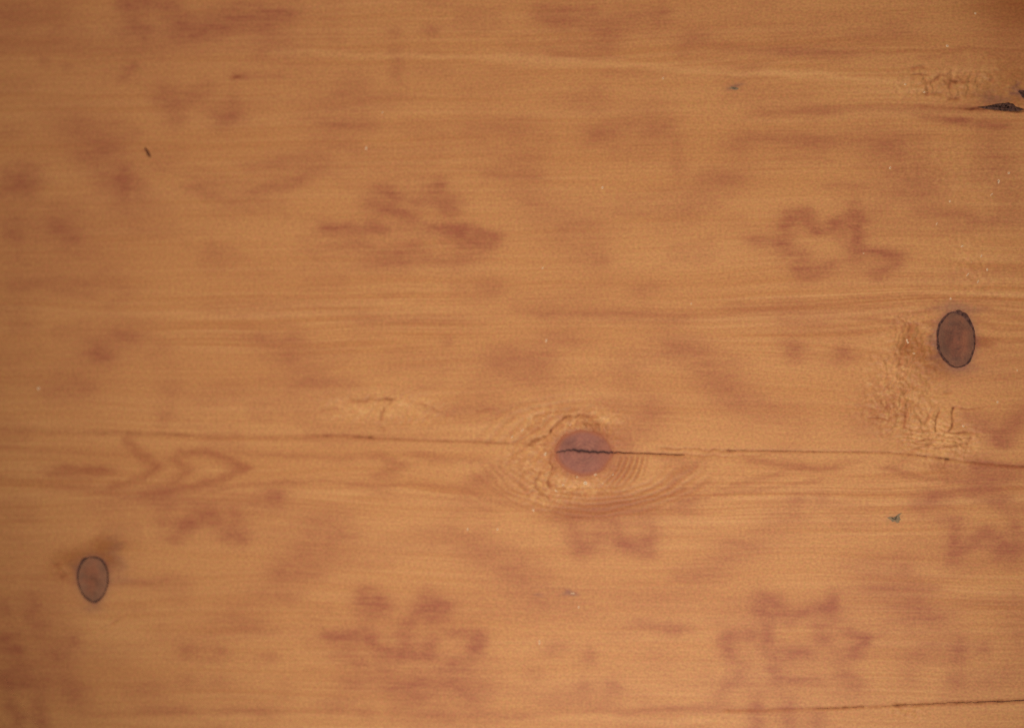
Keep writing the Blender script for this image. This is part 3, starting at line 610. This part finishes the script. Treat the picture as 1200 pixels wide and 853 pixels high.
def zat(u, v): return board_z(*T(u, v))

def blob(name, cen, pts, mat, parent, zc=.12, seed=3, drop=.22, base=None):
    """thin irregular patch: outline in photo pixels, domed, its rim dipping under the face"""
    P = np.array([T(*p) for p in pts]); c = np.array(T(*cen)); n = len(P)
    m = n * 6; t = np.linspace(0, n, m, endpoint=False)
    ii = t.astype(int); f = t - ii; f = f * f * (3 - 2 * f) * .4 + f * .6
    ring = P[ii] * (1 - f[:, None]) + P[(ii + 1) % n] * f[:, None]
    th_ = np.arctan2(*(ring - c).T[::-1]); ring = c + (ring - c) * (1 + .22 * (vnoise(np.cos(th_) * 5 + 40 + seed, np.sin(th_) * 5 + 40, 55) - .5))[:, None]
    z0 = board_z(*c) if base is None else base
    co = [[(c[0] - 600) * PX, (426.5 - c[1]) * PX, (z0 + zc) * MM]]; q = []
    fr = [.3, .6, .85, 1.0]; zz = [zc * .95, zc * .75, zc * .4, -drop]
    for f_, z in zip(fr, zz):
        p = c + (ring - c) * f_
        lz = (vnoise(p[:, 0] / 2.2 + seed, p[:, 1] / 2.2, 12) - .5) * abs(zc) * .7
        for a, l in zip(p, lz): co.append([(a[0] - 600) * PX, (426.5 - a[1]) * PX, (z0 + z + l) * MM])
    for j in range(len(fr) - 1):
        for i in range(m):
            a = 1 + j * m + i; b = 1 + j * m + (i + 1) % m; q.append((a, b, b + m, a + m))
    for i in range(0, m, 2): q.append((0, 1 + i, 1 + (i + 1) % m, 1 + (i + 2) % m))
    me = raw_mesh(name, np.array(co), q)
    nrm = np.zeros(len(me.polygons) * 3); me.polygons.foreach_get('normal', nrm)
    if nrm.reshape(-1, 3)[:, 2].mean() < 0: me.flip_normals()
    return link(name, me, mat, parent)

ribbon('crack', [(655,529.5),(664,528),(672,527.5),(680,529),(692,530),(704,530.6),(716,530.6),(724,530),(738,531)], [.1,.3,.3,.8,.7,.35,.5,.4,.2], M_CRACK, -.05, k_mid, 1)
c = ribbon('crack', [(738,531),(765,531.5),(800,533),(830,534)], [.4,.3,.2,.05], M_CRACKL, -.10, board, 2); c['label'] = 'short dark end of the crack just right of the middle knot'
c = ribbon('crack', [(782,525),(860,528),(950,529),(1040,530),(1080,534),(1112,538)], [.05,.2,.26,.22,.18,.15], M_CRACKL, -.20, board, 3); c['label'] = 'long thin crack running right from the middle knot'
c = ribbon('crack', [(940,830.5),(1010,828),(1050,826),(1120,823),(1160,822),(1215,820)], [.02,.04,.06,.1,.3,.5], M_CRACKL, -.12, board, 4); c['label'] = 'dark crack along the bottom right of the board'

b = blob('pitch_pocket', (1176,125), [(1144,126),(1156,124.5),(1163,122.5),(1172,121.5),(1180,120.5),(1187,121.5),(1191,125),(1199,128.5),(1192,130.5),(1176,130),(1164,128.5),(1153,127.5)], M_PITCH, board, .02, drop=.06, base=.06)
b['label'] = 'black pitch pocket in a split at the upper right'
b = blob('pitch_pocket', (1204,112), [(1193,107),(1200,106),(1210,108),(1214,113),(1208,118),(1200,116),(1196,112)], M_PITCH, board, .02, drop=.06, base=.06)
b['label'] = 'small black pitch spot at the right edge'
b = blob('smudge', (1048,607), [(1037,606),(1042,604.6),(1046,605.6),(1050,604.6),(1053,601.4),(1057.5,600),(1055,604),(1056.5,608),(1054.5,611),(1052.5,614),(1049,611),(1045.5,611.5),(1042,608.5)], M_SMUDGE, board, .06); b['label'] = 'small grey-green smudge at the lower right'
b = blob('smudge', (860,103.5), [(853,103),(857,101.5),(862,102),(867,103.5),(864,106),(858,105.5)], M_SMUDGE, board, .03); b['label'] = 'faint grey smudge at the upper right'
b = blob('fleck', (173.5,178.5), [(168,171),(171,172.5),(175,178),(178,184.5),(176.5,187),(172.5,183),(169.5,177)], M_FLECK, board, .08); b['label'] = 'slanting dark brown fleck at the upper left'

NICKS_GLINTS = [(1128,288,1.2,3.6,.9),(1150,300,1.0,3.0,.4),(1134,322,1.0,3.2,.7),(1162,228,1.0,3.2,.8),(1098,262,1.0,2.6,.6),(612,504,1.2,3.6,.9),(600,512,1.0,2.6,.7),(652,575,2.6,1.6,.3),(706,566,2.2,1.4,.2),(718,556,1.6,1.4,.2),(1170,213,2.6,4.0,.5),(1182,203,2.2,2.6,.5),(706,220,1.8,2.4,.3),(632,752,1.2,4.0,0),(640,399,1.4,3.6,.1),(1043,197,1.8,2.2,.5),(1143,16,1.8,1.6,0),(1110,54,2.4,2.2,.4),(777,92,1.6,2.6,.2),(45,455,2.6,2.6,0),(1064,400,2.0,4.6,-.5),
         (639,532,2.2,3.0,0),(686,566,3.4,2.6,.3),(676,559,2.0,1.6,0),(698,556,2.4,1.6,0),(1138,306,1.4,4.2,.1),(1157,316,1.6,2.0,0),(1146,330,1.4,3.4,.6),(1114,350,1.6,1.6,0),(1113,236,1.6,2.0,.6),(1169,471,1.6,1.8,0),(1129,499,2.0,2.2,.2),
         (1127,415,2.2,1.6,.4),(1071,414,2.2,1.2,.2),(810,356,1.4,1.6,.4),(636,314,1.2,2.0,.3),(548,620,1.6,2.2,.3),(583,620,1.4,2.2,.2),(678,711,1.4,2.2,.2),(1082,107,3.2,2.4,.4),(625,598,2.0,2.0,0),(1061,99,2.0,1.4,.2),(660,568,2.2,1.6,.2),(668,497,1.4,3.0,.5),(1012,297,1.1,1.3,0),
         (671,695,3.8,1.2,0),(1192,434,1.2,1.3,0),(448,132,1.2,2.0,.6),(429,174,2.0,2.6,.3)]
for x, y, rx, ry, rot in NICKS_GLINTS:  # pale nicks; those at the middle knot's foot are painted glints
    m = 7; pts = []
    for i in range(m):
        a = i / m * 2 * math.pi; k = .8 + .4 * rng.random(); ex, ey = math.cos(a) * rx * k * .85, math.sin(a) * ry * k * .85
        pts.append((x + ex * math.cos(rot) - ey * math.sin(rot), y + ex * math.sin(rot) + ey * math.cos(rot)))
    blob('nick_glint', (x, y), pts, M_NICK_GLINT, board, .05, seed=x % 13)
